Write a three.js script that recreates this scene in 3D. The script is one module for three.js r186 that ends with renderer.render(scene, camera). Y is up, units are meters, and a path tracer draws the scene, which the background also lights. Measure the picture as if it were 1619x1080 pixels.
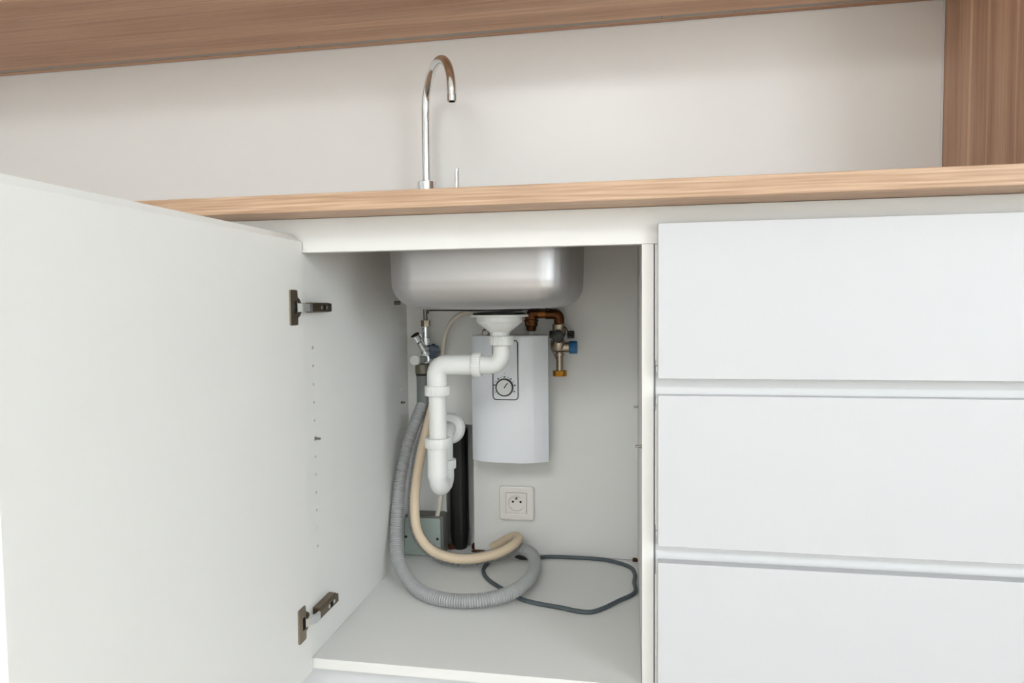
import * as THREE from 'three';
import { RoundedBoxGeometry } from 'three/addons/geometries/RoundedBoxGeometry.js';
import { mergeGeometries, toCreasedNormals } from 'three/addons/utils/BufferGeometryUtils.js';
import { RectAreaLightUniformsLib } from 'three/addons/lights/RectAreaLightUniformsLib.js';
import { ImprovedNoise } from 'three/addons/math/ImprovedNoise.js';

// ---------------------------------------------------------------- camera, sky, exposure
const scene = new THREE.Scene();
const camera = new THREE.PerspectiveCamera(2 * Math.atan(540 / 1060.22) * 180 / Math.PI, 1619 / 1080, 0.05, 60);
camera.position.set(0.5453, 0.6849, 1.0575);
camera.rotation.set(-0.0504, 0.1739, -0.0103, 'YXZ');
scene.background = new THREE.Color().setRGB(0.86, 0.94, 1.0);   // bright overcast sky
scene.backgroundIntensity = 5.4;
const renderer = new THREE.WebGLRenderer({ antialias: true });
renderer.toneMapping = THREE.LinearToneMapping;
renderer.toneMappingExposure = 1.5;
renderer.shadowMap.enabled = true;
RectAreaLightUniformsLib.init();
const FILL_PANEL = { x: 0.2, y: 2.44, z: 3.3, size: 1.2, power: 8.2, color: new THREE.Color().setRGB(0.955, 0.985, 1.0) };   // added fill panel on the unseen ceiling, brightens the cabinet interior

// ---------------------------------------------------------------- naming helpers
const used = {};
function numbered(name) {
  const n = used[name] = (used[name] ?? -1) + 1;
  return n ? name + '_' + String(n).padStart(3, '0') : name;
}
function tag(o, label, category, group) {
  o.userData = { label, category };
  if (group) o.userData.group = group;
  return o;
}
function thing(name, label, category, pos = [0, 0, 0], group) {
  const o = new THREE.Group(); o.name = numbered(name); o.position.set(...pos); scene.add(o);
  return tag(o, label, category, group);
}
function obj(name, geo, mat, parent = scene, pos) {
  const m = new THREE.Mesh(Array.isArray(geo) ? merge(geo) : geo, mat);
  m.name = parent === scene ? numbered(name) : name;
  if (pos) m.position.set(...pos);
  m.castShadow = m.receiveShadow = true; parent.add(m); return m;
}
function part(name, parent, pos = [0, 0, 0]) {
  const g = new THREE.Group(); g.name = name; g.position.set(...pos); parent.add(g); return g;
}
function struct(name, geo, mat) { const m = obj(name, geo, mat); m.userData = { kind: 'structure' }; return m; }
function merge(list) {
  return mergeGeometries(list.map((g) => {
    const n = g.index ? g.toNonIndexed() : g.clone();
    for (const k of Object.keys(n.attributes)) if (!['position', 'normal', 'uv'].includes(k)) n.deleteAttribute(k);
    if (!n.attributes.normal) n.computeVertexNormals();
    if (!n.attributes.uv) n.setAttribute('uv', new THREE.BufferAttribute(new Float32Array(n.attributes.position.count * 2), 2));
    return n;
  }));
}

// ---------------------------------------------------------------- geometry helpers
// uv in metres on each side of a box-like body, u along the grain axis
function grainUV(g, grain = 'x', off = 0) {
  const n = g.index ? g.toNonIndexed() : g;
  const p = n.attributes.position, no = n.attributes.normal, uv = new Float32Array(p.count * 2);
  const ax = { x: 0, y: 1, z: 2 }[grain];
  for (let i = 0; i < p.count; i++) {
    const P = [p.getX(i), p.getY(i), p.getZ(i)], N = [Math.abs(no.getX(i)), Math.abs(no.getY(i)), Math.abs(no.getZ(i))];
    const d = N[0] > N[1] && N[0] > N[2] ? 0 : N[1] > N[2] ? 1 : 2;
    const u = d === ax ? (ax + 1) % 3 : ax, v = [0, 1, 2].find((k) => k !== d && k !== u);
    uv[2 * i] = P[u] + off; uv[2 * i + 1] = P[v] + off * 0.37;
  }
  n.setAttribute('uv', new THREE.BufferAttribute(uv, 2)); return n;
}
// box between two corners with softened edges
function box(x0, y0, z0, x1, y1, z1, r = 0.0008, seg = 2) {
  const w = x1 - x0, h = y1 - y0, d = z1 - z0;
  const g = r > 0 ? new RoundedBoxGeometry(w, h, d, seg, Math.min(r, w / 2.01, h / 2.01, d / 2.01)) : new THREE.BoxGeometry(w, h, d);
  g.translate((x0 + x1) / 2, (y0 + y1) / 2, (z0 + z1) / 2); return g;
}
const V = (x, y, z) => new THREE.Vector3(x, y, z);
// polyline with rounded corners
function fillet(pts, r, seg = 10) {
  const P = pts.map((p) => V(...p)), out = [P[0]];
  for (let i = 1; i < P.length - 1; i++) {
    const a = P[i].clone().sub(P[i - 1]), b = P[i + 1].clone().sub(P[i]);
    const rr = Array.isArray(r) ? r[i - 1] : r, la = a.length(), lb = b.length(); a.normalize(); b.normalize();
    const ang = a.angleTo(b); if (ang < 0.02) { out.push(P[i]); continue; }
    const t = Math.min(rr * Math.tan(ang / 2), la * 0.499, lb * 0.499), R = t / Math.tan(ang / 2);
    const s = P[i].clone().addScaledVector(a, -t), nrm = b.clone().addScaledVector(a, -a.dot(b)).normalize();
    for (let k = 0; k <= seg; k++) {
      const th = ang * k / seg;
      out.push(s.clone().addScaledVector(a, R * Math.sin(th)).addScaledVector(nrm, R * (1 - Math.cos(th))));
    }
  }
  out.push(P[P.length - 1]); return out;
}
function spline(pts, n = 120, tension = 0.5) {
  return new THREE.CatmullRomCurve3(pts.map((p) => V(...p)), false, 'catmullrom', tension).getSpacedPoints(n);
}
function resample(line, step) {
  const L = [0]; for (let i = 1; i < line.length; i++) L.push(L[i - 1] + line[i].distanceTo(line[i - 1]));
  const n = Math.max(2, Math.round(L[L.length - 1] / step)), out = []; let j = 0;
  for (let k = 0; k <= n; k++) {
    const s = L[L.length - 1] * k / n; while (j < L.length - 2 && L[j + 1] < s) j++;
    out.push(line[j].clone().lerp(line[j + 1], (s - L[j]) / (L[j + 1] - L[j] || 1)));
  }
  return out;
}
// round body swept along a polyline; radius a number or f(i, n)
function sweep(line, rad, radial = 20) {
  const n = line.length, pos = [], idx = [];
  let t = line[1].clone().sub(line[0]).normalize(), u = Math.abs(t.y) < 0.9 ? V(0, 1, 0) : V(1, 0, 0);
  u.addScaledVector(t, -u.dot(t)).normalize();
  for (let i = 0; i < n; i++) {
    const nt = line[Math.min(i + 1, n - 1)].clone().sub(line[Math.max(i - 1, 0)]).normalize();
    u.applyQuaternion(new THREE.Quaternion().setFromUnitVectors(t, nt)); t = nt;
    u.addScaledVector(t, -u.dot(t)).normalize();
    const w = t.clone().cross(u), r = typeof rad === 'function' ? rad(i, n) : rad;
    for (let k = 0; k < radial; k++) {
      const a = k / radial * Math.PI * 2, p = line[i].clone().addScaledVector(u, Math.cos(a) * r).addScaledVector(w, Math.sin(a) * r);
      pos.push(p.x, p.y, p.z);
    }
  }
  for (let i = 0; i < n - 1; i++) for (let k = 0; k < radial; k++) {
    const a = i * radial + k, b = i * radial + (k + 1) % radial, c = a + radial, d = b + radial;
    idx.push(a, b, c, b, d, c);
  }
  const g = new THREE.BufferGeometry();
  g.setAttribute('position', new THREE.Float32BufferAttribute(pos, 3)); g.setIndex(idx); g.computeVertexNormals();
  // end caps
  const caps = [];
  for (const [i, flip] of [[0, 1], [n - 1, 0]]) {
    const cp = [], ci = [], c = line[i]; cp.push(c.x, c.y, c.z);
    for (let k = 0; k < radial; k++) cp.push(...pos.slice((i * radial + k) * 3, (i * radial + k) * 3 + 3));
    for (let k = 0; k < radial; k++) { const a = 1 + k, b = 1 + (k + 1) % radial; flip ? ci.push(0, b, a) : ci.push(0, a, b); }
    const cg = new THREE.BufferGeometry(); cg.setAttribute('position', new THREE.Float32BufferAttribute(cp, 3)); cg.setIndex(ci); cg.computeVertexNormals(); caps.push(cg);
  }
  return merge([g, ...caps]);
}
// lathe along y from [radius, y] pairs (creased at sharp corners)
function lathe(pts, seg = 40, crease = 0.5) {
  return toCreasedNormals(new THREE.LatheGeometry(pts.map(([r, y]) => new THREE.Vector2(Math.max(r, 1e-5), y)), seg), crease);
}
// lathe placed at p with its axis along dir
function turned(pts, p, dir = [0, 1, 0], seg = 36, crease) {
  const g = lathe(pts, seg, crease);
  g.applyQuaternion(new THREE.Quaternion().setFromUnitVectors(V(0, 1, 0), V(...dir).normalize()));
  g.translate(...p); return g;
}
const cyl = (r, h, p, dir, seg = 28, b = 0.0006) => turned([[0, 0], [r - b, 0], [r, b], [r, h - b], [r - b, h], [0, h]], p, dir, seg);
// ribbed plastic union nut
function ribbedNut(r, h, p, dir, ribs = 40, depth = 0.0006) {
  const s = new THREE.Shape();
  for (let i = 0; i < ribs * 4; i++) {
    const a = i / (ribs * 4) * Math.PI * 2, rr = r - (i % 4 < 2 ? 0 : depth);
    i ? s.lineTo(Math.cos(a) * rr, Math.sin(a) * rr) : s.moveTo(rr, 0);
  }
  const g = new THREE.ExtrudeGeometry(s, { depth: h - 0.003, bevelEnabled: true, bevelSize: 0.0015, bevelThickness: 0.0015, bevelSegments: 2, bevelOffset: -0.0015, curveSegments: 4 });
  g.translate(0, 0, 0.0015); g.rotateX(-Math.PI / 2);
  g.applyQuaternion(new THREE.Quaternion().setFromUnitVectors(V(0, 1, 0), V(...dir).normalize()));
  g.translate(...p); return toCreasedNormals(g, 0.45);
}
function hexNut(r, h, p, dir, sides = 6) { return toCreasedNormals(ribbedShape(sides, r, h, p, dir), 0.3); }
function ribbedShape(sides, r, h, p, dir) {
  const g = new THREE.CylinderGeometry(r, r, h, sides, 1); g.translate(0, h / 2, 0);
  g.applyQuaternion(new THREE.Quaternion().setFromUnitVectors(V(0, 1, 0), V(...dir).normalize())); g.translate(...p); return g.toNonIndexed();
}
function roundRect(x0, y0, x1, y1, r, cls = THREE.Shape) {
  const s = new cls();
  s.moveTo(x0 + r, y0); s.lineTo(x1 - r, y0); s.absarc(x1 - r, y0 + r, r, -Math.PI / 2, 0);
  s.lineTo(x1, y1 - r); s.absarc(x1 - r, y1 - r, r, 0, Math.PI / 2);
  s.lineTo(x0 + r, y1); s.absarc(x0 + r, y1 - r, r, Math.PI / 2, Math.PI);
  s.lineTo(x0, y0 + r); s.absarc(x0 + r, y0 + r, r, Math.PI, Math.PI * 1.5); return s;
}
// plate in the x-y plane (with holes), front face at z1
function plate(shape, z0, z1, bevel = 0.0008, cs = 12) {
  const g = new THREE.ExtrudeGeometry(shape, { depth: z1 - z0 - 2 * bevel, bevelEnabled: bevel > 0, bevelSize: bevel, bevelThickness: bevel, bevelSegments: 2, bevelOffset: -bevel, curveSegments: cs });
  g.translate(0, 0, z0 + bevel); return g;
}

// ---------------------------------------------------------------- materials
const noise = new ImprovedNoise();
const N3 = (x, y, z) => noise.noise(x, y, z);
function woodTexture(seed, { light, dark, streak, bands, fine, warp = 0.004, contrast = 1, tile = [2, 0.5] }) {
  const w = 2048, h = 512, data = new Uint8Array(w * h * 4);
  for (let j = 0; j < h; j++) for (let i = 0; i < w; i++) {
    const x = i / w * tile[0];
    let y = j / h * tile[1];
    y += warp * N3(x * 1.6, y * 7, seed + 3.1) + warp * 0.35 * N3(x * 5, y * 22, seed + 8.4);
    let b = 0; for (const [f, a] of bands) b += a * N3(x * 0.35, y * f, seed + f * 0.013);
    let s = 0; for (const [f, a] of fine) s += a * N3(x * f * 0.022, y * f, seed + 20 + f * 0.01);
    const pore = Math.max(0, N3(x * 34, y * 1500, seed + 60) - 0.36) * 0.55;
    const st = Math.max(0, N3(x * 0.3, y * streak[0], seed + 41) - 0.28) * streak[1];
    const t = Math.min(1, Math.max(0, 0.5 + contrast * (b + s) + st - pore));
    for (let c = 0; c < 3; c++) data[(j * w + i) * 4 + c] = dark[c] + (light[c] - dark[c]) * t;
    data[(j * w + i) * 4 + 3] = 255;
  }
  const t = new THREE.DataTexture(data, w, h); t.colorSpace = THREE.SRGBColorSpace; t.wrapS = t.wrapT = THREE.MirroredRepeatWrapping;
  t.magFilter = THREE.LinearFilter; t.minFilter = THREE.LinearMipmapLinearFilter; t.generateMipmaps = true; t.anisotropy = 8;
  t.repeat.set(1 / tile[0], 1 / tile[1]); t.needsUpdate = true; return t;
}
const std = (color, roughness, metalness = 0, more = {}) => new THREE.MeshStandardMaterial({ color, roughness, metalness, ...more });
const phy = (color, roughness, metalness = 0, more = {}) => new THREE.MeshPhysicalMaterial({ color, roughness, metalness, ...more });
const walnut = woodTexture(4.2, { light: [236, 199, 166], dark: [174, 130, 102], streak: [46, 1.5], bands: [[8, 0.34], [22, 0.42], [48, 0.22]], fine: [[170, 0.20], [420, 0.18]], warp: 0.005 });
const oak = woodTexture(11.7, { light: [210, 178, 150], dark: [168, 133, 105], streak: [60, 0.4], bands: [[20, 0.12], [70, 0.18]], fine: [[240, 0.62], [560, 0.5]], warp: 0.0022 });
const M = {
  walnut: phy(0xffffff, 0.42, 0, { map: walnut }),
  oak: phy(0xffffff, 0.45, 0, { map: oak }),
  white: phy(0xcccdd0, 0.42), profile: phy(0xe6e6e6, 0.4),                 // lacquered fronts
  inside: phy(0xe5e4e1, 0.5),                 // melamine carcass
  splash: phy(0xedebe8, 0.3),
  wall: std(0xebebe9, 0.9), ceiling: std(0xf0efec, 0.95), floor: phy(0xe3dace, 0.5), ground: std(0xc8c6c0, 1),
  plinth: phy(0xdadcdf, 0.4), frame: std(0xe6e6e4, 0.5),
  glass: phy(0xffffff, 0.02, 0, { transmission: 1, thickness: 0, ior: 1.45 }),
  steel: phy(0xb6b4b4, 0.44, 1), chrome: phy(0xdfe2e4, 0.06, 1), nickel: phy(0x9d9080, 0.3, 1), nickelDark: phy(0x7d6f5f, 0.36, 1), zinc: phy(0x8b8680, 0.28, 1),
  alu: phy(0x8f8a84, 0.45, 0.8), brassOld: phy(0x58371d, 0.42, 0.9), brass: phy(0xa8752a, 0.35, 1), copper: phy(0x85552d, 0.35, 1),
  pvc: phy(0xdcdcd9, 0.32), casing: phy(0xe8ebf0, 0.16, 0, { clearcoat: 0.5, clearcoatRoughness: 0.06 }), dial: phy(0xe2e3e1, 0.35), ink: std(0x181a1c, 0.6),
  black: phy(0x090a0a, 0.5), blackPlastic: phy(0x141414, 0.45), rubber: std(0x101010, 0.7), blue: phy(0x0d5c8e, 0.35), blueDark: phy(0x0e2f47, 0.2),
  greyHose: phy(0xa3a4a4, 0.5), creamHose: phy(0xd8c4a8, 0.5), cord: phy(0x4d565c, 0.5), whiteCable: phy(0xcfc6b8, 0.45),
  boxLid: phy(0xacb8b0, 0.45, 0.2), boxBody: phy(0x74746e, 0.5, 0.2), socket: phy(0xe9e4e0, 0.3), union: phy(0x6f6c60, 0.4, 0.5), coreShade: std(0x2b241d, 0.95), capGrey: std(0x6d6f74, 0.6), dark: std(0x15130f, 0.9), hole: std(0x0a0a0a, 0.9),
  stain: std(0x4a2c14, 0.95), green: std(0x2f8a58, 0.6), stub: phy(0x6d726f, 0.5), whiteCap: phy(0xdddddb, 0.35), channelGrey: phy(0xb0aaa4, 0.5, 0.3),
};

// ---------------------------------------------------------------- the room
const Y0 = -0.064, YC = 2.5, XL = -2.4, XR = 2.9, ZB = -0.6, ZF = 4.2, WZ0 = 1.7, WZ1 = 3.9, WY0 = Y0 + 0.08, WY1 = 2.3;
struct('floor', box(XL - 0.2, Y0 - 0.15, ZB - 0.2, XR + 0.2, Y0, ZF + 0.2, 0), M.floor);
struct('ceiling', box(XL - 0.2, YC, ZB - 0.2, XR + 0.2, YC + 0.2, ZF + 0.2, 0), M.ceiling);
struct('wall_back', box(XL - 0.2, Y0, ZB - 0.2, XR + 0.2, YC, ZB, 0), M.wall);
struct('wall_left', box(XL - 0.2, Y0, ZB, XL, YC, ZF, 0), M.wall);
struct('wall_front', box(XL - 0.2, Y0, ZF, XR + 0.2, YC, ZF + 0.2, 0), M.wall);
{
  const r = new THREE.Shape([[ZB, Y0], [ZF, Y0], [ZF, YC], [ZB, YC]].map((p) => new THREE.Vector2(-p[0], p[1])));
  r.holes.push(new THREE.Path([[WZ0, WY0], [WZ1, WY0], [WZ1, WY1], [WZ0, WY1]].map((p) => new THREE.Vector2(-p[0], p[1]))));
  const g = plate(r, 0, 0.2, 0); g.rotateY(Math.PI / 2); g.translate(XR, 0, 0);
  struct('wall_right', g, M.wall);
  const w = part('window_1', scene); w.userData = { kind: 'structure' };
  const zm = (WZ0 + WZ1) / 2, f = [box(XR + 0.06, WY0, WZ0, XR + 0.12, WY0 + 0.06, WZ1), box(XR + 0.06, WY1 - 0.06, WZ0, XR + 0.12, WY1, WZ1)];
  for (const z of [WZ0, zm - 0.03, WZ1 - 0.06]) f.push(box(XR + 0.06, WY0 + 0.06, z, XR + 0.12, WY1 - 0.06, z + 0.06));
  obj('window_frame', f, M.frame, w);
  for (const [z0, z1] of [[WZ0 + 0.06, zm - 0.03], [zm + 0.03, WZ1 - 0.06]]) obj('window_pane', box(XR + 0.088, WY0 + 0.06, z0, XR + 0.092, WY1 - 0.06, z1, 0), M.glass, w);
}
struct('ground', box(-30, Y0 - 0.5, -30, 30, Y0 - 0.3, 30, 0), M.ground);

{  // fill light added behind the camera to lift the interior and splashback
  const h = FILL_PANEL.size / 2, l = thing('added_fill_panel', 'added square ceiling fill panel out of view, brightening the cabinet interior', 'lamp');
  obj('housing', box(FILL_PANEL.x - h - 0.02, FILL_PANEL.y, FILL_PANEL.z - h - 0.02, FILL_PANEL.x + h + 0.02, YC - 0.0005, FILL_PANEL.z + h + 0.02, 0.002), M.frame, l);
  obj('diffuser', box(FILL_PANEL.x - h, FILL_PANEL.y - 0.004, FILL_PANEL.z - h, FILL_PANEL.x + h, FILL_PANEL.y - 0.0002, FILL_PANEL.z + h, 0), new THREE.MeshStandardMaterial({ color: 0xffffff, emissive: FILL_PANEL.color, emissiveIntensity: 1.2 }), l);
  const r = new THREE.RectAreaLight(FILL_PANEL.color, FILL_PANEL.power, FILL_PANEL.size, FILL_PANEL.size);
  r.position.set(FILL_PANEL.x, FILL_PANEL.y - 0.012, FILL_PANEL.z); r.rotation.x = -Math.PI / 2; r.name = 'fill_light'; l.add(r);
}

// ---------------------------------------------------------------- worktop, splashback, fascia, plinth
const WT = 0.8659, WB = 0.8378, BZ = -0.5878;     // worktop top and underside, splashback face
{
  const s = new THREE.Shape(); s.moveTo(-1.9, -0.072); s.lineTo(1.248, -0.072); s.lineTo(1.248, 0.5875); s.lineTo(-1.9, 0.5875);
  s.holes.push(roundRect(0.103, 0.060, 0.457, 0.480, 0.06, THREE.Path));
  s.holes.push(new THREE.Path().absarc(0.066, 0.51, 0.016, 0, Math.PI * 2));
  const g = new THREE.ExtrudeGeometry(s, { depth: WT - WB - 0.003, bevelEnabled: true, bevelSize: 0.0015, bevelThickness: 0.0015, bevelOffset: -0.0015, bevelSegments: 2, curveSegments: 10 });
  g.rotateX(-Math.PI / 2); g.translate(0, WB + 0.0015, 0);
  tag(obj('worktop', grainUV(g, 'x', 3.2), M.oak), 'long light oak worktop running over the white base cabinets', 'worktop');
  const b = thing('splashback', 'plain white splashback panel on the wall behind the faucet', 'splashback');
  obj('panel', box(-1.9, WT + 0.0006, -0.5995, 1.2225, 1.3488, BZ, 0.0005), M.splash, b);
  obj('edge_strip', [box(1.2226, WT + 0.0006, -0.5995, 1.2268, 1.3488, BZ + 0.0012, 0.0005), box(-1.9, 1.3455, BZ + 0.0001, 1.2225, 1.3488, BZ + 0.0010, 0.0003)], M.profile, b);
  tag(obj('fascia_board', box(-1.9, 0.781, -0.018, 1.19, WB - 0.0006, 0, 0.0005), M.inside), 'narrow white fascia board running just under the oak worktop', 'fascia');
  tag(obj('plinth', box(-1.9, Y0 + 0.0005, -0.066, 1.19, 0.0605, -0.05, 0.0005), M.plinth), 'low white plinth recessed under the base cabinets', 'plinth');
}

// ---------------------------------------------------------------- sink cabinet with its open door
const FL = 0.0807, BP = -0.5378, OW = 0.564;       // cabinet floor, face of the back panel, inner width
const DX = 0.0043, DC = 0.7985;                    // inner face of the open door, start of its grip chamfer
{
  const c = thing('sink_cabinet', 'open white base cabinet under the sink with its door swung wide open', 'cabinet');
  // left side with the row of shelf-pin holes: pierced inner layer and solid outer layer
  const s = new THREE.Shape([[0, 0.0627], [0.58, 0.0627], [0.58, 0.8372], [0.0187, 0.8372], [0.0187, 0.7805], [0, 0.7805]].map((p) => new THREE.Vector2(...p)));
  const H = [], top = 0.6186;
  for (let k = 0; k < 12; k++) { const y = top - 0.032 * k; if (k !== 5) H.push([0.0345, y], [0.486, y]); }
  H.push([0.486, top + 0.032], [0.486, top - 0.032 * 12]);
  for (const [z, y] of H) s.holes.push(new THREE.Path().absarc(z, y, 0.0027, 0, Math.PI * 2));
  const inner = new THREE.ExtrudeGeometry(s, { depth: 0.012, bevelEnabled: false, curveSegments: 8 });
  inner.rotateY(Math.PI / 2); inner.translate(-0.012, 0, 0);
  obj('side_panel', [inner, box(-0.018, 0.0627, -0.58, -0.012, 0.7805, 0, 0), box(-0.018, 0.7805, -0.58, -0.012, 0.8372, -0.0187, 0)], M.inside, c);
  obj('side_panel', [box(OW, 0.0627, -0.58, OW + 0.018, 0.7805, 0, 0.0004), box(OW, 0.7801, -0.58, OW + 0.018, 0.8372, -0.0187, 0.0004)], M.inside, c);
  const liner = cyl(0.00268, 0.0100, [-0.0119, 0, 0], [1, 0, 0], 12, 0.0002);
  for (const [z, y] of H) obj('shelf_hole_plug', liner, M.coreShade, c, [0, y, -z]);  // dark chipboard-brown plugs, their colour stands in for shade inside the holes
  obj('bottom_panel', box(0.0002, 0.0627, -0.58, OW - 0.0002, FL, 0, 0.0006), M.inside, c);
  // back panel, notched round the standpipe
  const bs = new THREE.Shape([[0.0003, FL + 0.0003], [0.094, FL + 0.0003], [0.094, 0.398], [0.1655, 0.398], [0.1655, FL + 0.0015], [OW - 0.0003, FL + 0.0015], [OW - 0.0003, 0.836], [0.0003, 0.836]].map((p) => new THREE.Vector2(...p)));
  obj('back_panel', plate(bs, BP - 0.010, BP, 0), M.inside, c);
  // door: slab with a chamfered grip along its upper inner edge
  const ds = new THREE.Shape([[-0.0147, 0.0625], [DX, 0.0625], [DX, DC], [-0.0135, 0.8108], [-0.0147, 0.8108]].map((p) => new THREE.Vector2(...p)));
  obj('door', plate(ds, 0.0045, 0.567, 0.0006), M.inside, c);
  // hinges
  for (const y of [0.6886, 0.1585]) {
    const h = part('hinge', c, [0, y, 0]);
    const ps = roundRect(-0.0525, -0.029, -0.0275, 0.029, 0.003);
    ps.holes.push(roundRect(-0.0395, -0.0105, -0.0275 - 0.0008, 0.0105, 0.002, THREE.Path));
    const pg = plate(ps, 0, 0.0024, 0.0006); pg.rotateY(Math.PI / 2); pg.translate(DX + 0.0001, 0, 0);
    obj('mounting_plate', pg, M.nickel, h);
    const cs = new THREE.Shape(); cs.absarc(-0.0300, 0, 0.0172, -Math.PI / 2, Math.PI / 2); cs.lineTo(-0.03, 0.0105); cs.lineTo(-0.0215, 0.0105); cs.lineTo(-0.0215, -0.0105); cs.lineTo(-0.03, -0.0105);
    const cg = plate(cs, 0, 0.0016, 0.0004); cg.rotateY(Math.PI / 2); cg.translate(DX + 0.0001, 0, 0);
    obj('cup_rim', cg, M.nickelDark, h);
    obj('cup', box(DX + 0.0001, -0.0104, 0.0216, DX + 0.0006, 0.0104, 0.0394, 0), M.hole, h);
    const lk = new THREE.Shape([[0.0325, 0.0045], [0.0325, 0.0085], [0.0245, 0.0135], [0.012, 0.0195], [0.002, 0.0195], [0.002, 0.0165], [0.010, 0.0162], [0.0215, 0.0095], [0.0265, 0.0045]].map((p) => new THREE.Vector2(-p[0], p[1])));
    const lg = new THREE.ExtrudeGeometry(lk, { depth: 0.0135, bevelEnabled: true, bevelSize: 0.0005, bevelThickness: 0.0005, bevelSegments: 1 });
    lg.rotateX(Math.PI / 2); lg.rotateY(Math.PI / 2); lg.translate(0, 0.00675, 0);
    obj('link', lg, M.chrome, h);
    obj('arm', [box(0.0003, -0.0085, -0.073, 0.0155, 0.0085, -0.008, 0.0018), box(0.0155, -0.0076, -0.073, 0.0195, 0.0076, 0.0015, 0.0014)], M.nickelDark, h);
    obj('adjusting_screw', [cyl(0.0036, 0.0008, [0.0194, 0.0005, -0.0335], [1, 0, 0], 16, 0.0002), cyl(0.0036, 0.0008, [0.0194, 0.0005, -0.0535], [1, 0, 0], 16, 0.0002)], M.chrome, h);
    obj('slot', box(0.0192, -0.0042, -0.0475, 0.0199, 0.0042, -0.0395, 0), M.hole, h);
  }
  // shelf pins left in four holes
  for (const [x, z, d] of [[0, -0.0345, 1], [0, -0.486, 1], [OW, -0.037, -1], [OW, -0.47, -1]])
    obj('shelf_pin', [cyl(0.0021, 0.010, [x, top - 0.160, z], [d, 0, 0], 12, 0.0003), box(x + (d > 0 ? 0.0002 : -0.0014), top - 0.1632, z - 0.0028, x + (d > 0 ? 0.0014 : -0.0002), top - 0.1568, z + 0.0028, 0.0003)], M.zinc, c);
  obj('fixing_stub', [cyl(0.0055, 0.014, [0.0003, 0.699, -0.452], [1, 0, 0], 6, 0.0008)], M.zinc, c);
}
// bits of old sealant
function lump(seed, n, r, squash, p, len) {
  const g = new THREE.IcosahedronGeometry(1, 3), a = g.attributes.position, v = V(0, 0, 0);
  for (let i = 0; i < a.count; i++) {
    v.fromBufferAttribute(a, i); const k = 1 + 0.5 * N3(v.x * n + seed, v.y * n, v.z * n);
    a.setXYZ(i, v.x * r * k * len, v.y * r * k * squash, v.z * r * k);
  }
  g.computeVertexNormals(); g.translate(...p); return g;
}
tag(obj('sealant_residue', [lump(7, 3, 0.008, 0.6, [OW - 0.007, FL + 0.003, BP + 0.005], 0.75)], M.stain), 'rust brown blob of old sealant in the back right corner of the cabinet floor', 'sealant');
tag(obj('foam_residue', [lump(1, 2.6, 0.011, 0.7, [0.105, FL + 0.006, BP - 0.012], 1.1), lump(3, 2.8, 0.010, 0.8, [0.160, FL + 0.008, BP - 0.014], 0.5), lump(5, 2.2, 0.006, 0.7, [0.178, FL + 0.002, BP + 0.003], 3.2)], M.stain), 'dark brown crumbling foam around the foot of the black pipe', 'foam');

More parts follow.
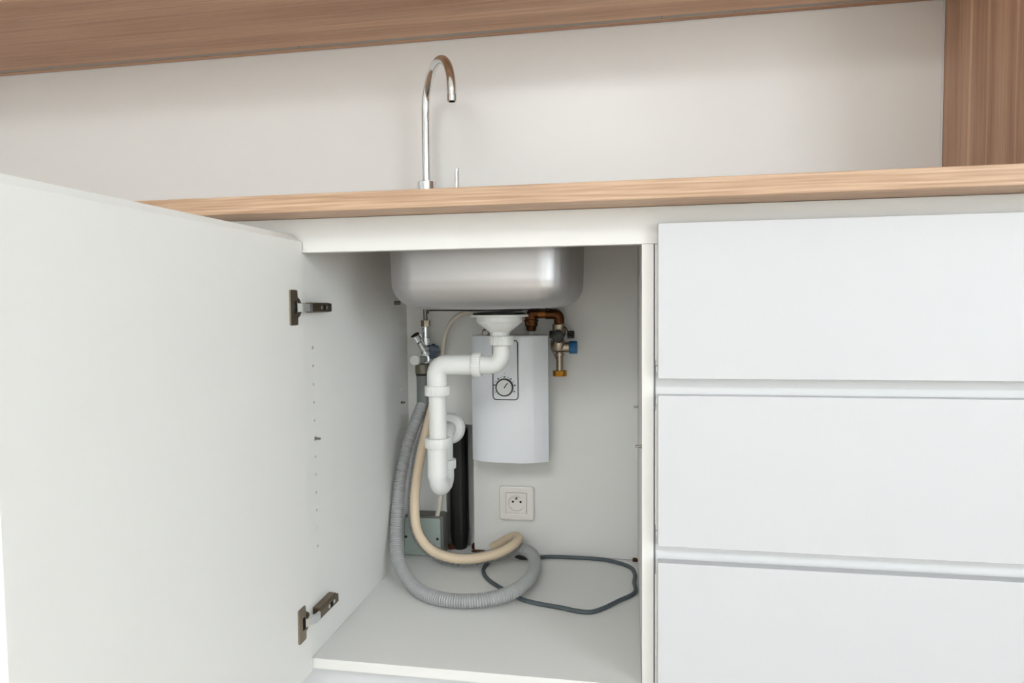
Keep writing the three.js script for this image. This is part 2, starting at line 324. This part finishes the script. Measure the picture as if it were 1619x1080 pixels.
// ---------------------------------------------------------------- neighbouring base cabinet (left) and drawer unit (right)
{
  const c = thing('base_cabinet', 'closed white base cabinet at the far left behind the open door', 'cabinet');
  obj('carcass', box(-1.9, 0.0627, -0.58, -0.0195, 0.7805, -0.0005, 0.0006), M.inside, c);
  for (const x of [-0.0205, -0.6205, -1.2205]) obj('door', box(x - 0.597, 0.0625, 0.0025, x, 0.811, 0.0215, 0.001), M.white, c);
  const d = thing('drawer_unit', 'white handleless drawer cabinet with three stacked drawer fronts', 'drawer unit');
  const x0 = 0.5837, x1 = 1.184;
  {
    const s = new THREE.Shape([[0, 0.0627], [0, 0.2725], [0.0275, 0.2725], [0.0275, 0.3342], [0, 0.3342], [0, 0.5314], [0.0275, 0.5314], [0.0275, 0.5931], [0, 0.5931], [0, 0.7805], [0.58, 0.7805], [0.58, 0.0627]].map((p) => new THREE.Vector2(...p)));
    const g = new THREE.ExtrudeGeometry(s, { depth: 0.018, bevelEnabled: false }); g.rotateY(Math.PI / 2); g.translate(x0, 0, 0);
    obj('side_panel', g, M.inside, d);
  }
  obj('side_panel', box(x1 - 0.018, 0.0627, -0.58, x1, 0.7805, 0, 0.0006), M.inside, d);
  obj('bottom_panel', box(x0 + 0.0182, 0.0627, -0.58, x1 - 0.0182, 0.0807, 0, 0.0006), M.inside, d);
  obj('back_panel', box(x0 + 0.0182, 0.081, -0.58, x1 - 0.0182, 0.7805, -0.57, 0.0004), M.inside, d);
  for (const [a, b] of [[0.5749, 0.8092], [0.316, 0.5496], [0.0575, 0.2907]])
    obj('drawer', box(0.5875, a, 0.0025, 1.1815, b, 0.022, 0.0012), M.white, d);
  for (const yc of [0.56225, 0.30335]) {      // hollow grip channels between the fronts
    const s = new THREE.Shape(), hh = 0.030;
    s.moveTo(0.0018, -hh); s.lineTo(0.0018, -0.022);
    for (let k = 0; k <= 20; k++) { const t = -1 + 2 * k / 20; s.lineTo(-0.0085 * (1 - t * t) ** 0.6 + 0.0016, 0.021 * t); }
    s.lineTo(0.0018, hh); s.lineTo(-0.026, hh); s.lineTo(-0.026, -hh);
    const g = new THREE.ExtrudeGeometry(s, { depth: 0.5800, bevelEnabled: false });
    g.rotateY(-Math.PI / 2); g.scale(-1, 1, 1);
    // after the turn x runs along the unit; rebuild the winding that the mirror flipped
    const p = g.attributes.position; for (let i = 0; i < p.count; i += 3) for (let q = 0; q < 3; q++) { const t = p.array[i * 3 + q]; p.array[i * 3 + q] = p.array[i * 3 + 3 + q]; p.array[i * 3 + 3 + q] = t; }
    g.computeVertexNormals(); g.translate(x0 + 0.0012, yc, 0);
    obj('grip_channel', toCreasedNormals(g, 0.6), M.profile, d);
    obj('channel_end_cap', box(OW + 0.0182, yc - 0.039, -0.004, x0 + 0.0009, yc + 0.039, 0.0008, 0.0002), M.capGrey, d);
  }
}

// ---------------------------------------------------------------- wall cabinet and tall end panel
{
  const U = 1.3492, c = thing('wall_cabinet', 'long wall cabinet with brown wood-grain underside above the splashback', 'cabinet');
  obj('underside_panel', grainUV(box(-1.9, U, -0.5532, 1.2268, U + 0.018, -0.199, 0.0006), 'x', 1.0), M.walnut, c);
  obj('rear_strip', grainUV(box(-1.9, U, -0.5995, 1.2268, U + 0.018, -0.5712, 0.0005), 'x', 5.0), M.walnut, c);
  obj('light_channel', box(-1.9, U + 0.0035, -0.5709, 1.2266, U + 0.016, -0.5535, 0.0004), M.alu, c);
  const cuts = [-1.9, -0.28, 0.62, 0.78, 1.2266];
  for (let k = 0; k < 4; k++) obj('light_cover', box(cuts[k] + 0.001, U + 0.0012, -0.5706, cuts[k + 1] - 0.001, U + 0.0036, k === 2 ? -0.5542 : -0.5568, 0.0003), M.channelGrey, c);
  obj('carcass', box(-1.9, U + 0.0185, -0.5995, 1.2268, 2.05, -0.2015, 0.001), M.inside, c);
  for (let k = 0; k < 5; k++) obj('door', box(-1.9 + 0.6254 * k + 0.0015, U + 0.003, -0.1985, -1.9 + 0.6254 * (k + 1) - 0.0015, 2.05, -0.1795, 0.001), M.white, c);
  tag(obj('end_panel', grainUV(box(1.2273, WT + 0.0004, -0.5995, 1.2463, 2.05, -0.18, 0.0008), 'y', 2.3), M.walnut), 'tall brown wood-grain end panel standing on the worktop at the right', 'panel');
}

// ---------------------------------------------------------------- sink bowl
{
  const xc = 0.2800, zc = -0.27;
  function ring(y, a, b, r, n = 18) {   // rounded rectangle, half sizes a (x) and b (z)
    const out = [];
    for (const [sx, sz, a0] of [[1, 1, 0], [-1, 1, 1], [-1, -1, 2], [1, -1, 3]])
      for (let k = 0; k < n; k++) { const t = (a0 + k / (n - 1)) * Math.PI / 2; out.push(V(xc + sx * (a - r) + r * Math.cos(t), y, zc + sz * (b - r) + r * Math.sin(t))); }
    return out;
  }
  const R = 0.052, B = 0.6835, outer = [];
  outer.push(ring(WT + 0.001, 0.184, 0.219, 0.07), ring(WT + 0.0002, 0.1845, 0.2195, 0.07), ring(WT + 0.0002, 0.172, 0.207, 0.066), ring(WT - 0.006, 0.1705, 0.2025, 0.064));
  for (let k = 0; k <= 8; k++) { const t = k / 8; outer.push(ring(WT - 0.012 + (B + R - WT + 0.012) * t, 0.1695 - 0.003 * t, 0.2015 - 0.003 * t, 0.064)); }
  for (let k = 1; k <= 12; k++) { const t = k / 12 * Math.PI / 2; outer.push(ring(B + R - R * Math.sin(t), 0.1665 - R * (1 - Math.cos(t)), 0.1985 - R * (1 - Math.cos(t)), 0.064 - 0.022 * k / 12)); }
  outer.push(ring(B - 0.0008, 0.07, 0.08, 0.045), ring(B - 0.001, 0.056, 0.056, 0.0559), ring(B - 0.006, 0.052, 0.052, 0.0519), ring(B - 0.0075, 0.028, 0.028, 0.0279));
  const th = 0.0011, innerR = outer.slice(2).map((r) => r.map((p) => { const d = V(xc - p.x, 0, zc - p.z).normalize(); return V(p.x + d.x * th, p.y + th, p.z + d.z * th); })).reverse();
  const rings = [...outer, ...innerR, ring(WT + 0.0022, 0.180, 0.215, 0.068), outer[0]];
  const n = rings[0].length, pos = [], idx = [];
  rings.forEach((r) => r.forEach((p) => pos.push(p.x, p.y, p.z)));
  for (let i = 0; i < rings.length - 1; i++) for (let k = 0; k < n; k++) { const a = i * n + k, b = i * n + (k + 1) % n; idx.push(a, a + n, b, b, a + n, b + n); }
  const g = new THREE.BufferGeometry(); g.setAttribute('position', new THREE.Float32BufferAttribute(pos, 3)); g.setIndex(idx);
  const gn = g.toNonIndexed(); gn.computeVertexNormals();
  const t = thing('sink', 'brushed stainless steel sink bowl hanging under the oak worktop', 'sink');
  const p2 = toCreasedNormals(gn, 0.7); obj('bowl', p2, M.steel, t);
  obj('gasket', turned([[0.030, 0], [0.053, 0], [0.0535, 0.0008], [0.0535, 0.0042], [0.030, 0.0042]], [xc + 0.0070, 0.6712, zc], [0, 1, 0]), M.rubber, t);
  tag(obj('black_control_cable', sweep(spline([[0.155, 0.676, -0.215], [0.157, 0.6798, -0.206], [0.165, 0.6812, -0.20], [0.21, 0.6808, -0.20], [0.265, 0.6800, -0.20], [0.32, 0.6806, -0.20], [0.37, 0.6812, -0.20], [0.385, 0.6808, -0.202], [0.394, 0.6795, -0.207]], 60), 0.0014, 8), M.rubber), 'thin black cable stretched along the bottom of the sink bowl', 'cable');
}

// ---------------------------------------------------------------- white siphon
{
  const z = -0.27, z2 = -0.332, x1 = 0.1545, t = thing('siphon', 'white plastic sink drain siphon with pipes, collars and trap', 'siphon');
  obj('strainer_cup', turned([[0.0200, 0.6270], [0.0200, 0.6330], [0.0210, 0.6365], [0.0440, 0.6545], [0.0462, 0.6575], [0.0462, 0.6660], [0.0475, 0.6666], [0.0578, 0.6666], [0.0582, 0.6672], [0.0582, 0.6706], [0.0576, 0.6711], [0.03, 0.6711]], [0.287, 0, z], [0, 1, 0], 48), M.pvc, t);
  obj('collar', ribbedNut(0.0255, 0.0190, [0.2905, 0.6095, z], [0, 1, 0], 34), M.pvc, t);
  obj('outlet_bend', sweep(fillet([[0.2905, 0.618, z], [0.2905, 0.5695, z], [0.232, 0.5695, z]], 0.036, 16), 0.0182, 28), M.pvc, t);
  obj('collar', ribbedNut(0.0248, 0.0180, [0.2490, 0.5695, z], [-1, 0, 0], 34), M.pvc, t);
  obj('horizontal_pipe', sweep(fillet([[0.240, 0.5695, z], [x1, 0.5695, z], [x1, 0.512, z]], 0.0215, 14), 0.0207, 28), M.pvc, t);
  obj('collar', ribbedNut(0.0255, 0.0205, [x1, 0.5060, z], [0, 1, 0], 36), M.pvc, t);
  obj('down_pipe', sweep(fillet([[x1, 0.515, z], [x1, 0.400, z]], 0.01), 0.0180, 28), M.pvc, t);
  obj('collar', ribbedNut(0.0258, 0.0205, [x1 - 0.001, 0.3975, z], [0, 1, 0], 36), M.pvc, t);
  // u-bend: wide socket, waist, bend towards the wall and up again
  const line = resample(fillet([[x1 - 0.0015, 0.404, z], [x1 - 0.0015, 0.3085, z], [x1 - 0.0022, 0.3085, z2], [x1 - 0.0022, 0.344, z2]], [0.031, 0.031], 20), 0.0025);
  obj('u_bend', sweep(line, (i) => { const y = line[i].y, front = line[i].z > (z + z2) / 2; const w = front ? Math.min(1, Math.max(0, (y - 0.331) / 0.008)) : 0; return 0.0182 + 0.0026 * w * w * (3 - 2 * w); }, 28), M.pvc, t);
  obj('collar', ribbedNut(0.0228, 0.0200, [x1 - 0.0022, 0.3395, z2], [0, 1, 0], 34), M.pvc, t);
  obj('outlet_pipe', sweep(fillet([[x1 - 0.0022, 0.350, z2], [x1 - 0.0022, 0.4225, z2], [x1 - 0.0125, 0.4110, -0.42], [0.1180, 0.392, -0.533]], [0.0215, 0.03], 14), 0.0165, 28), M.pvc, t);
  obj('wall_rosette', turned([[0.0160, 0.022], [0.0180, 0.0225], [0.0310, 0.0180], [0.0348, 0.0125], [0.0352, 0.006], [0.0335, 0.0015], [0.0170, 0.0]], [x1 - 0.0085, 0.4150, -0.398], [0.09, 0.10, 1], 44), M.pvc, t);
}
// black standpipe in the notch of the back panel
{
  const t = thing('standpipe', 'black plastic drain standpipe rising in the back panel notch', 'drain pipe');
  obj('pipe', turned([[0, FL + 0.0004], [0.017, FL + 0.0004], [0.0205, FL + 0.012], [0.0230, FL + 0.03], [0.0234, FL + 0.045], [0.0239, FL + 0.0455], [0.0239, FL + 0.050], [0.0234, FL + 0.0505], [0.0234, 0.384], [0.021, 0.3845], [0, 0.3845]], [0.1225, 0, -0.5605], [0, 1, 0], 40), M.black, t);
}

// ---------------------------------------------------------------- water heater
{
  const t = thing('water_heater', 'small white wall-hung water heater with curved front and round dial', 'water heater');
  const xa = 0.1815, xb = 0.3625, xm = (xa + xb) / 2, zs = -0.463, zf = -0.437, half = (xb - xa) / 2;
  const zAt = (x) => { const u = (x - xm) / half; return zf - (zf - zs) * Math.pow(Math.abs(u), 2.6); };
  const s = new THREE.Shape(); s.moveTo(xa + 0.004, -BP - 0.0006); s.lineTo(xa, -(zs - 0.004));
  for (let k = 0; k <= 48; k++) { const x = xa + (xb - xa) * (0.004 + 0.992 * k / 48); s.lineTo(x, -zAt(x)); }
  s.lineTo(xb - 0.0005, -(zs - 0.004)); s.lineTo(xb - 0.013, -BP - 0.0006);
  const y0 = 0.3285, y1 = 0.6215, g = new THREE.ExtrudeGeometry(s, { depth: y1 - y0 - 0.005, bevelEnabled: true, bevelSize: 0.0025, bevelThickness: 0.0025, bevelOffset: -0.0025, bevelSegments: 4 });
  g.rotateX(-Math.PI / 2); g.translate(0, y0 + 0.0025, 0);
  const pp = g.attributes.position; for (let i = 0; i < pp.count; i++) pp.setZ(i, pp.getZ(i));
  obj('casing', toCreasedNormals(g, 0.5), M.casing, t);
  // outlined control field with dial
  const field = roundRect(0.2372, 0.4755, 0.2955, 0.6105, 0.007).getSpacedPoints(90).map((q) => V(q.x, q.y, zAt(q.x) + 0.0002));
  const frame = part('control_panel', t);
  obj('panel_outline', sweep(field, 0.0011, 8), M.ink, frame);
  const dc = [0.2645, 0.5037, zAt(0.2645) + 0.0001];
  obj('dial', turned([[0, 0], [0.0176, 0], [0.0176, 0.0050], [0.0166, 0.0058], [0, 0.0058]], dc, [0, 0, 1], 48), M.dial, frame);
  obj('dial_ring', turned([[0.0178, 0], [0.0206, 0], [0.0206, 0.0030], [0.0196, 0.0040], [0.0178, 0.0040]], dc, [0, 0, 1], 48), M.ink, frame);
  const ptr = box(-0.0011, 0, 0, 0.0011, 0.0145, 0.0005, 0); ptr.rotateZ(-0.64); ptr.translate(dc[0] - 0.0006, dc[1] - 0.001, dc[2] + 0.0057);
  obj('dial_pointer', ptr, M.ink, frame);
  const marks = [];
  for (const [a, w] of [[-118, 0.6], [-78, 1], [-37, 1], [0, 1], [37, 1], [78, 1], [113, 0.9], [-20, 0.45], [20, 0.45], [-58, 0.35], [58, 0.35]]) {
    const r = 0.0240, x = dc[0] + r * Math.sin(a * Math.PI / 180), y = dc[1] + r * Math.cos(a * Math.PI / 180);
    const zz = zAt(x) + 0.00025, k = w > 0.5 ? 0.0017 * w : 0.0009;
    marks.push(w > 0.8 ? box(x - k * 1.2, y - k, zz - 0.0002, x - 0.0002, y + k, zz, 0) : box(x - k, y - k, zz - 0.0002, x + k, y + k, zz, 0));
    if (w > 0.8) marks.push(box(x + 0.0002, y - k, zz - 0.0002, x + k * 1.2, y + k, zz, 0));
  }
  marks.push(cyl(0.0010, 0.0003, [0.2640, 0.5362, zAt(0.264)], [0, 0, 1], 12, 0.0001));
  obj('dial_marks', marks, M.ink, frame);
  obj('connection_stub', cyl(0.0048, 0.026, [0.3195, 0.6212, -0.49], [0, 1, 0], 20), M.pvc, t);
  obj('cable_gland', [turned([[0.0075, 0], [0.0105, 0], [0.0105, 0.006], [0.0075, 0.006]], [0.2130, 0.6262, -0.492], [0, 0, 1], 24)], M.rubber, t);
  obj('gland_plug', cyl(0.0065, 0.006, [0.2110, 0.6262, -0.488], [0, 0, 1], 20), M.zinc, t);
}

// ---------------------------------------------------------------- copper-brown pipe and safety valve
{
  const z = -0.49, t = thing('pipe_fitting', 'tarnished brass elbow pipe joining the water heater to the valve', 'pipe');
  obj('cone_union', turned([[0.006, 0.6300], [0.0095, 0.6300], [0.0112, 0.6335], [0.0122, 0.6400], [0.0150, 0.6430], [0.0152, 0.6520], [0.0168, 0.6525], [0.0170, 0.6555], [0.0152, 0.6570], [0.0150, 0.6700], [0, 0.6700]], [0.3195, 0, z], [0, 1, 0], 30), M.brassOld, t);
  obj('elbow', sweep(fillet([[0.3195, 0.661, z], [0.3200, 0.6715, z], [0.337, 0.6712, z]], 0.012), 0.0128, 24), M.brassOld, t);
  obj('copper_pipe', cyl(0.0112, 0.022, [0.336, 0.6705, z], [1, 0, 0]), M.copper, t);
  obj('ring', [turned([[0.010, 0], [0.0125, 0], [0.0128, 0.0025], [0.0125, 0.005], [0.010, 0.005]], [0.3535, 0.6700, z], [1, 0, 0])], M.brassOld, t);
  obj('elbow', sweep(fillet([[0.355, 0.6700, z], [0.3848, 0.6690, z], [0.3848, 0.6465, z]], 0.016), 0.0120, 24), M.brassOld, t);
  const v = thing('safety_valve', 'nickel safety valve with black knobs and blue cap right of the heater', 'valve');
  obj('body', [turned([[0, 0.028], [0.0135, 0.028], [0.0158, 0.026], [0.0158, 0.006], [0.0140, 0.000], [0.0120, -0.004]], [0.3846, 0.6190, z], [0, 1, 0]), turned([[0.009, 0], [0.0135, 0.004], [0.0165, 0.012], [0.0165, 0.022], [0.0120, 0.032]], [0.3838, 0.5810, z], [0, 1, 0]), turned([[0, -0.018], [0.010, -0.017], [0.0125, -0.012], [0.0125, 0.004], [0.0120, 0.0045], [0.0120, 0.026]], [0.3830, 0.5925, z], [1, 0, 0])], M.nickel, v);
  obj('drain_tube', [cyl(0.0083, 0.050, [0.3854, 0.5320, z], [0, 1, 0]), cyl(0.0115, 0.004, [0.3854, 0.5730, z], [0, 1, 0])], M.nickel, v);
  obj('outlet_nut', hexNut(0.0162, 0.0125, [0.3854, 0.5255, z], [0, 1, 0], 12), M.brass, v);
  obj('blue_cap', ribbedNut(0.0148, 0.0185, [0.4075, 0.5920, z], [1, 0, 0], 16, 0.0008), M.blue, v).userData = { label: 'blue plastic cap' };
  obj('knob', ribbedNut(0.0140, 0.016, [0.3838, 0.6190, z + 0.014], [0.05, 0, 1], 14, 0.0009), M.blackPlastic, v);
  obj('knob', ribbedNut(0.0088, 0.016, [0.4035, 0.6215, z], [1, 0, 0], 10, 0.0014), M.blackPlastic, v);
  obj('knob', ribbedNut(0.0085, 0.010, [0.3720, 0.6220, z], [-1, 0, 0], 10, 0.0010), M.blackPlastic, v);
  obj('strap', sweep(spline([[0.3965, 0.640, z + 0.012], [0.4025, 0.636, z + 0.011], [0.4045, 0.630, z + 0.009], [0.4080, 0.626, z + 0.008]], 20), 0.0012, 8), M.blackPlastic, v);
  obj('test_chain', sweep(spline([[0.3700, 0.614, z + 0.010], [0.3670, 0.600, z + 0.014], [0.3690, 0.588, z + 0.015], [0.3740, 0.576, z + 0.013], [0.3775, 0.566, z + 0.010]], 30), (i) => 0.0011 + 0.0005 * Math.sin(i * 1.6), 8), M.nickelDark, v);
}

// ---------------------------------------------------------------- angle valve and its braided hose
{
  const z = -0.485, t = thing('appliance_valve', 'chrome appliance tap with white cap and blue handle at the left wall', 'valve');
  obj('stem', [cyl(0.0088, 0.036, [0.0652, 0.606, z], [0, 1, 0]), turned([[0, 0], [0.009, 0.002], [0.0115, 0.010], [0.0105, 0.020], [0, 0.022]], [0.0655, 0.5960, z], [0, 1, 0])], M.chrome, t);
  obj('coupling_nut', hexNut(0.0112, 0.0150, [0.0653, 0.6420, z], [0, 1, 0]), M.nickel, t);
  obj('branch', [turned([[0.0115, 0], [0.0080, 0.006], [0.0078, 0.030], [0.0100, 0.034], [0.0118, 0.036], [0.0118, 0.050], [0.0105, 0.052]], [0.0650, 0.580, z + 0.004], [-0.34, 0.80, 0.42])], M.chrome, t);
  obj('body', [cyl(0.0110, 0.038, [0.0640, 0.5560, z], [0, 1, 0]), turned([[0, 0], [0.012, 0.002], [0.013, 0.010], [0.012, 0.018], [0, 0.020]], [0.0640, 0.5660, z - 0.008], [0, 0, 1])], M.chrome, t);
  obj('branch_cap', cyl(0.0108, 0.006, [0.0494, 0.6165, z + 0.0232], [-0.34, 0.80, 0.42], 24, 0.0015), M.blackPlastic, t);
  obj('blue_handle', ribbedNut(0.0185, 0.014, [0.0770, 0.5820, z - 0.018], [0.2, 0, 1], 8, 0.0016), M.blueDark, t).userData = { label: 'dark blue handle' };
  obj('white_cap', cyl(0.0125, 0.014, [0.0470, 0.5635, z + 0.014], [-0.25, 0, 1], 30, 0.002), M.whiteCap, t).userData = { label: 'white round cap' };
  obj('union', [turned([[0.010, 0.0312], [0.0135, 0.031], [0.0175, 0.026], [0.0180, 0.006], [0.0165, 0.004], [0.010, 0.0040]], [0.0560, 0.5250, z], [0, 1, 0])], M.union, t);
  obj('grey_cap', cyl(0.0088, 0.012, [0.0625, 0.5640, z + 0.010], [0, 0, 1], 24, 0.002), M.stub, t);
  obj('rubber_ring', turned([[0.010, 0], [0.0160, 0], [0.0168, 0.002], [0.0160, 0.004], [0.010, 0.004]], [0.0560, 0.5252, z], [0, 1, 0]), M.rubber, t);
  obj('hose_tail', turned([[0.0135, 0], [0.0150, 0.002], [0.0150, 0.060], [0.0155, 0.061], [0.0155, 0.067], [0.0120, 0.068]], [0.0560, 0.4575, z], [0, 1, 0]), M.stub, t);
  tag(obj('braided_hose', sweep(resample(spline([[0.0653, 0.6575, z], [0.0653, 0.670, z], [0.0648, 0.682, z], [0.0618, 0.700, z - 0.004], [0.060, 0.74, z - 0.012], [0.064, 0.80, z - 0.02], [0.066, 0.868, -0.51]], 100), 0.0009), (i) => 0.0053 + 0.0003 * Math.sin(i * 1.7), 14), M.zinc), 'short braided metal hose from the left tap up to the faucet', 'hose');
}

// ---------------------------------------------------------------- hoses, cables
const ribbed = (pts, r, amp, pitch) => { const l = resample(spline(pts, 400), pitch / 4); return sweep(l, (i) => r + amp * [0, 0.9, 1, 0.9][i % 4] - amp * 0.5, 18); };
tag(obj('grey_drain_hose', ribbed([
  [0.0560, 0.462, -0.487], [0.0520, 0.440, -0.470], [0.0420, 0.405, -0.448], [0.0300, 0.350, -0.428], [0.0215, 0.290, -0.410], [0.0185, 0.235, -0.396], [0.0205, 0.185, -0.378], [0.0320, 0.140, -0.348],
  [0.0600, 0.1110, -0.310], [0.1130, 0.0985, -0.256], [0.1700, 0.0972, -0.227], [0.2250, 0.0985, -0.2225], [0.2730, 0.1030, -0.232], [0.3120, 0.1070, -0.264], [0.3330, 0.1070, -0.325], [0.3360, 0.1060, -0.400], [0.3210, 0.1120, -0.457],
  [0.2900, 0.1155, -0.478], [0.2480, 0.1100, -0.458], [0.2020, 0.1055, -0.434], [0.1540, 0.1020, -0.427], [0.1090, 0.1130, -0.421], [0.0770, 0.1370, -0.414], [0.0560, 0.1730, -0.413], [0.0490, 0.2250, -0.419], [0.0500, 0.285, -0.431], [0.0560, 0.350, -0.450], [0.0690, 0.400, -0.470], [0.0740, 0.430, -0.484]],
  0.0128, 0.0034, 0.0050), M.greyHose), 'long grey ribbed hose looping over the cabinet floor and back', 'hose');
tag(obj('cream_hose', sweep(resample(spline([
  [0.0860, 0.455, -0.466], [0.0780, 0.410, -0.446], [0.0690, 0.350, -0.422], [0.0620, 0.285, -0.403], [0.0610, 0.230, -0.391], [0.0680, 0.182, -0.386], [0.0870, 0.147, -0.388], [0.1160, 0.1250, -0.394], [0.1600, 0.1140, -0.400], [0.2050, 0.1155, -0.408],
  [0.2480, 0.1240, -0.422], [0.2760, 0.1345, -0.442], [0.2870, 0.1405, -0.470], [0.2780, 0.1390, -0.497], [0.2560, 0.1270, -0.513], [0.2330, 0.1110, -0.521], [0.2120, 0.0985, -0.522]], 300), 0.003), 0.0108, 22), M.creamHose), 'smooth cream hose bent in a hook above the grey ribbed hose', 'hose');
{
  const y = FL + 0.0046;
  const t = thing('power_cord', 'dark grey power cord lying in a wide loop on the cabinet floor', 'cord');
  obj('cord', sweep(resample(spline([
    [0.2165, y + 0.0005, -0.475], [0.2150, y, -0.455], [0.2135, y, -0.435], [0.216, y, -0.408], [0.232, y, -0.372], [0.262, y, -0.335], [0.300, y, -0.300], [0.325, y, -0.277], [0.360, y, -0.262], [0.410, y, -0.250], [0.442, y, -0.240], [0.470, y, -0.240], [0.495, y, -0.262],
    [0.522, y, -0.298], [0.548, y, -0.330], [0.557, y, -0.356], [0.5545, y, -0.395], [0.5560, y, -0.440], [0.5480, y, -0.478], [0.520, y, -0.504], [0.480, y, -0.520], [0.420, y, -0.523], [0.360, y, -0.520], [0.330, y, -0.510], [0.312, y, -0.504]], 300), 0.003), 0.0044, 12), M.cord, t);
  obj('plug', turned([[0, 0], [0.0055, 0.001], [0.0085, 0.012], [0.0088, 0.030], [0.0050, 0.044], [0, 0.045]], [0.3180, FL + 0.0092, -0.505], [-1, 0, 0.10], 20, 0.8), M.blackPlastic, t);
}
tag(obj('white_cable', sweep(resample(spline([[0.0815, 0.177, -0.500], [0.0870, 0.205, -0.502], [0.0900, 0.26, -0.520], [0.0870, 0.36, -0.531], [0.0900, 0.46, -0.528], [0.0985, 0.56, -0.508], [0.1050, 0.606, -0.502], [0.1200, 0.645, -0.50], [0.1460, 0.669, -0.50], [0.1800, 0.676, -0.50], [0.2150, 0.669, -0.512], [0.2380, 0.652, -0.515], [0.2420, 0.6285, -0.515]], 200), 0.003), 0.0058, 14), M.whiteCable), 'off-white cable arching from the junction box up to the heater top', 'cable');

// ---------------------------------------------------------------- junction box
{
  const t = thing('junction_box', 'grey metal junction box with pale green lid in the back left corner', 'junction box');
  obj('body', plate(roundRect(0.0010, FL + 0.0004, 0.0985, 0.1800, 0.006), BP + 0.0004, -0.4925, 0.0025), M.boxBody, t);
  obj('lid', plate(roundRect(0.0012, FL + 0.0022, 0.0920, 0.1755, 0.005), -0.4925, -0.4885, 0.0008), M.boxLid, t).userData = { label: 'pale green lid' };
  for (const [x, y] of [[0.0050, 0.1275], [0.0850, 0.1255]]) {
    obj('screw', [turned([[0, 0], [0.0034, 0], [0.0034, 0.0008], [0.0028, 0.0014], [0, 0.0016]], [x, y, -0.4885], [0, 0, 1], 18)], M.blackPlastic, t);
  }
  const s = new THREE.Shape([[0.036, 0.099], [0.0425, 0.1055], [0.049, 0.099], [0.0465, 0.099], [0.0425, 0.1025], [0.0385, 0.099]].map((p) => new THREE.Vector2(...p)));
  obj('green_mark', plate(s, -0.4887, -0.4882, 0), M.green, t);
}
// ---------------------------------------------------------------- wall socket
{
  const cx = 0.2737, cy = 0.2090, t = thing('wall_socket', 'square white wall socket with round recess below the water heater', 'socket');
  const f = roundRect(cx - 0.0425, cy - 0.0415, cx + 0.0425, cy + 0.0415, 0.006);
  f.holes.push(roundRect(cx - 0.0255, cy - 0.0245, cx + 0.0245, cy + 0.0255, 0.001, THREE.Path));
  obj('frame', plate(f, BP + 0.0003, BP + 0.0105, 0.0028), M.socket, t);
  const i = roundRect(cx - 0.0252, cy - 0.0242, cx + 0.0242, cy + 0.0252, 0.001);
  i.holes.push(new THREE.Path().absarc(cx - 0.0005, cy + 0.0003, 0.0197, 0, Math.PI * 2));
  obj('insert', plate(i, BP + 0.0003, BP + 0.0092, 0.0004, 24), M.socket, t);
  obj('recess', cyl(0.0196, 0.0030, [cx - 0.0005, cy + 0.0003, BP + 0.0003], [0, 0, 1], 40, 0.0003), M.socket, t);
  for (const x of [-0.0095, 0.0095]) obj('pin_hole', cyl(0.0028, 0.0004, [cx - 0.0005 + x, cy + 0.0025, BP + 0.0032], [0, 0, 1], 18, 0.0001), M.hole, t);
  obj('earth_pin', cyl(0.0025, 0.0105, [cx - 0.0005, cy + 0.0125, BP + 0.0032], [0, 0, 1], 16, 0.001), M.zinc, t);
}

// ---------------------------------------------------------------- faucet
{
  const bx = 0.066, bz = -0.51, t = thing('faucet', 'tall chrome gooseneck faucet behind the worktop edge', 'faucet');
  obj('body', turned([[0, WT - 0.02], [0.014, WT - 0.02], [0.014, WT + 0.0003], [0.026, WT + 0.0004], [0.026, WT + 0.004], [0.0225, WT + 0.006], [0.0225, 0.9870], [0.0215, 0.9880], [0.0102, 0.9882]], [bx, 0, bz], [0, 1, 0], 48), M.chrome, t);
  const d = V(0.104, 0, 0.15).normalize(), r = 0.0925, yc = 1.148, line = [V(bx, 0.975, bz), V(bx, 1.06, bz), V(bx, yc - 0.02, bz)];
  for (let k = 0; k <= 40; k++) { const a = Math.PI * (1 - k / 40); line.push(V(bx, yc, bz).addScaledVector(d, r + r * Math.cos(a)).add(V(0, r * Math.sin(a), 0))); }
  const e = line[line.length - 1].clone(); line.push(V(e.x, yc - 0.006, e.z), V(e.x, yc - 0.012, e.z));
  obj('spout', sweep(resample(line, 0.004), 0.0098, 32), M.chrome, t);
  obj('aerator', turned([[0.0070, 0.0010], [0.0078, 0], [0.0098, 0], [0.0104, 0.0008], [0.0104, 0.014], [0.0098, 0.0146], [0.0070, 0.0146]], [e.x, yc - 0.0215, e.z], [0, 1, 0]), M.chrome, t);
  obj('aerator_insert', cyl(0.0076, 0.004, [e.x, yc - 0.0205, e.z], [0, 1, 0]), M.hole, t);
  const lv = part('lever', t);
  obj('lever_hub', cyl(0.0130, 0.056, [bx + 0.020, 0.935, bz + 0.006], [1, 0, 0.12]), M.chrome, lv);
  const st = new THREE.CylinderGeometry(0.0052, 0.0052, 0.095, 24, 8); const sp = st.attributes.position;
  for (let i = 0; i < sp.count; i++) if (sp.getY(i) > 0.04) sp.setY(i, 0.0475 + (sp.getX(i)) * 0.9);
  st.computeVertexNormals(); st.translate(bx + 0.078, 0.9635, bz + 0.013);
  obj('lever_pin', toCreasedNormals(st.toNonIndexed(), 0.6), M.chrome, lv);
}

renderer.render(scene, camera);
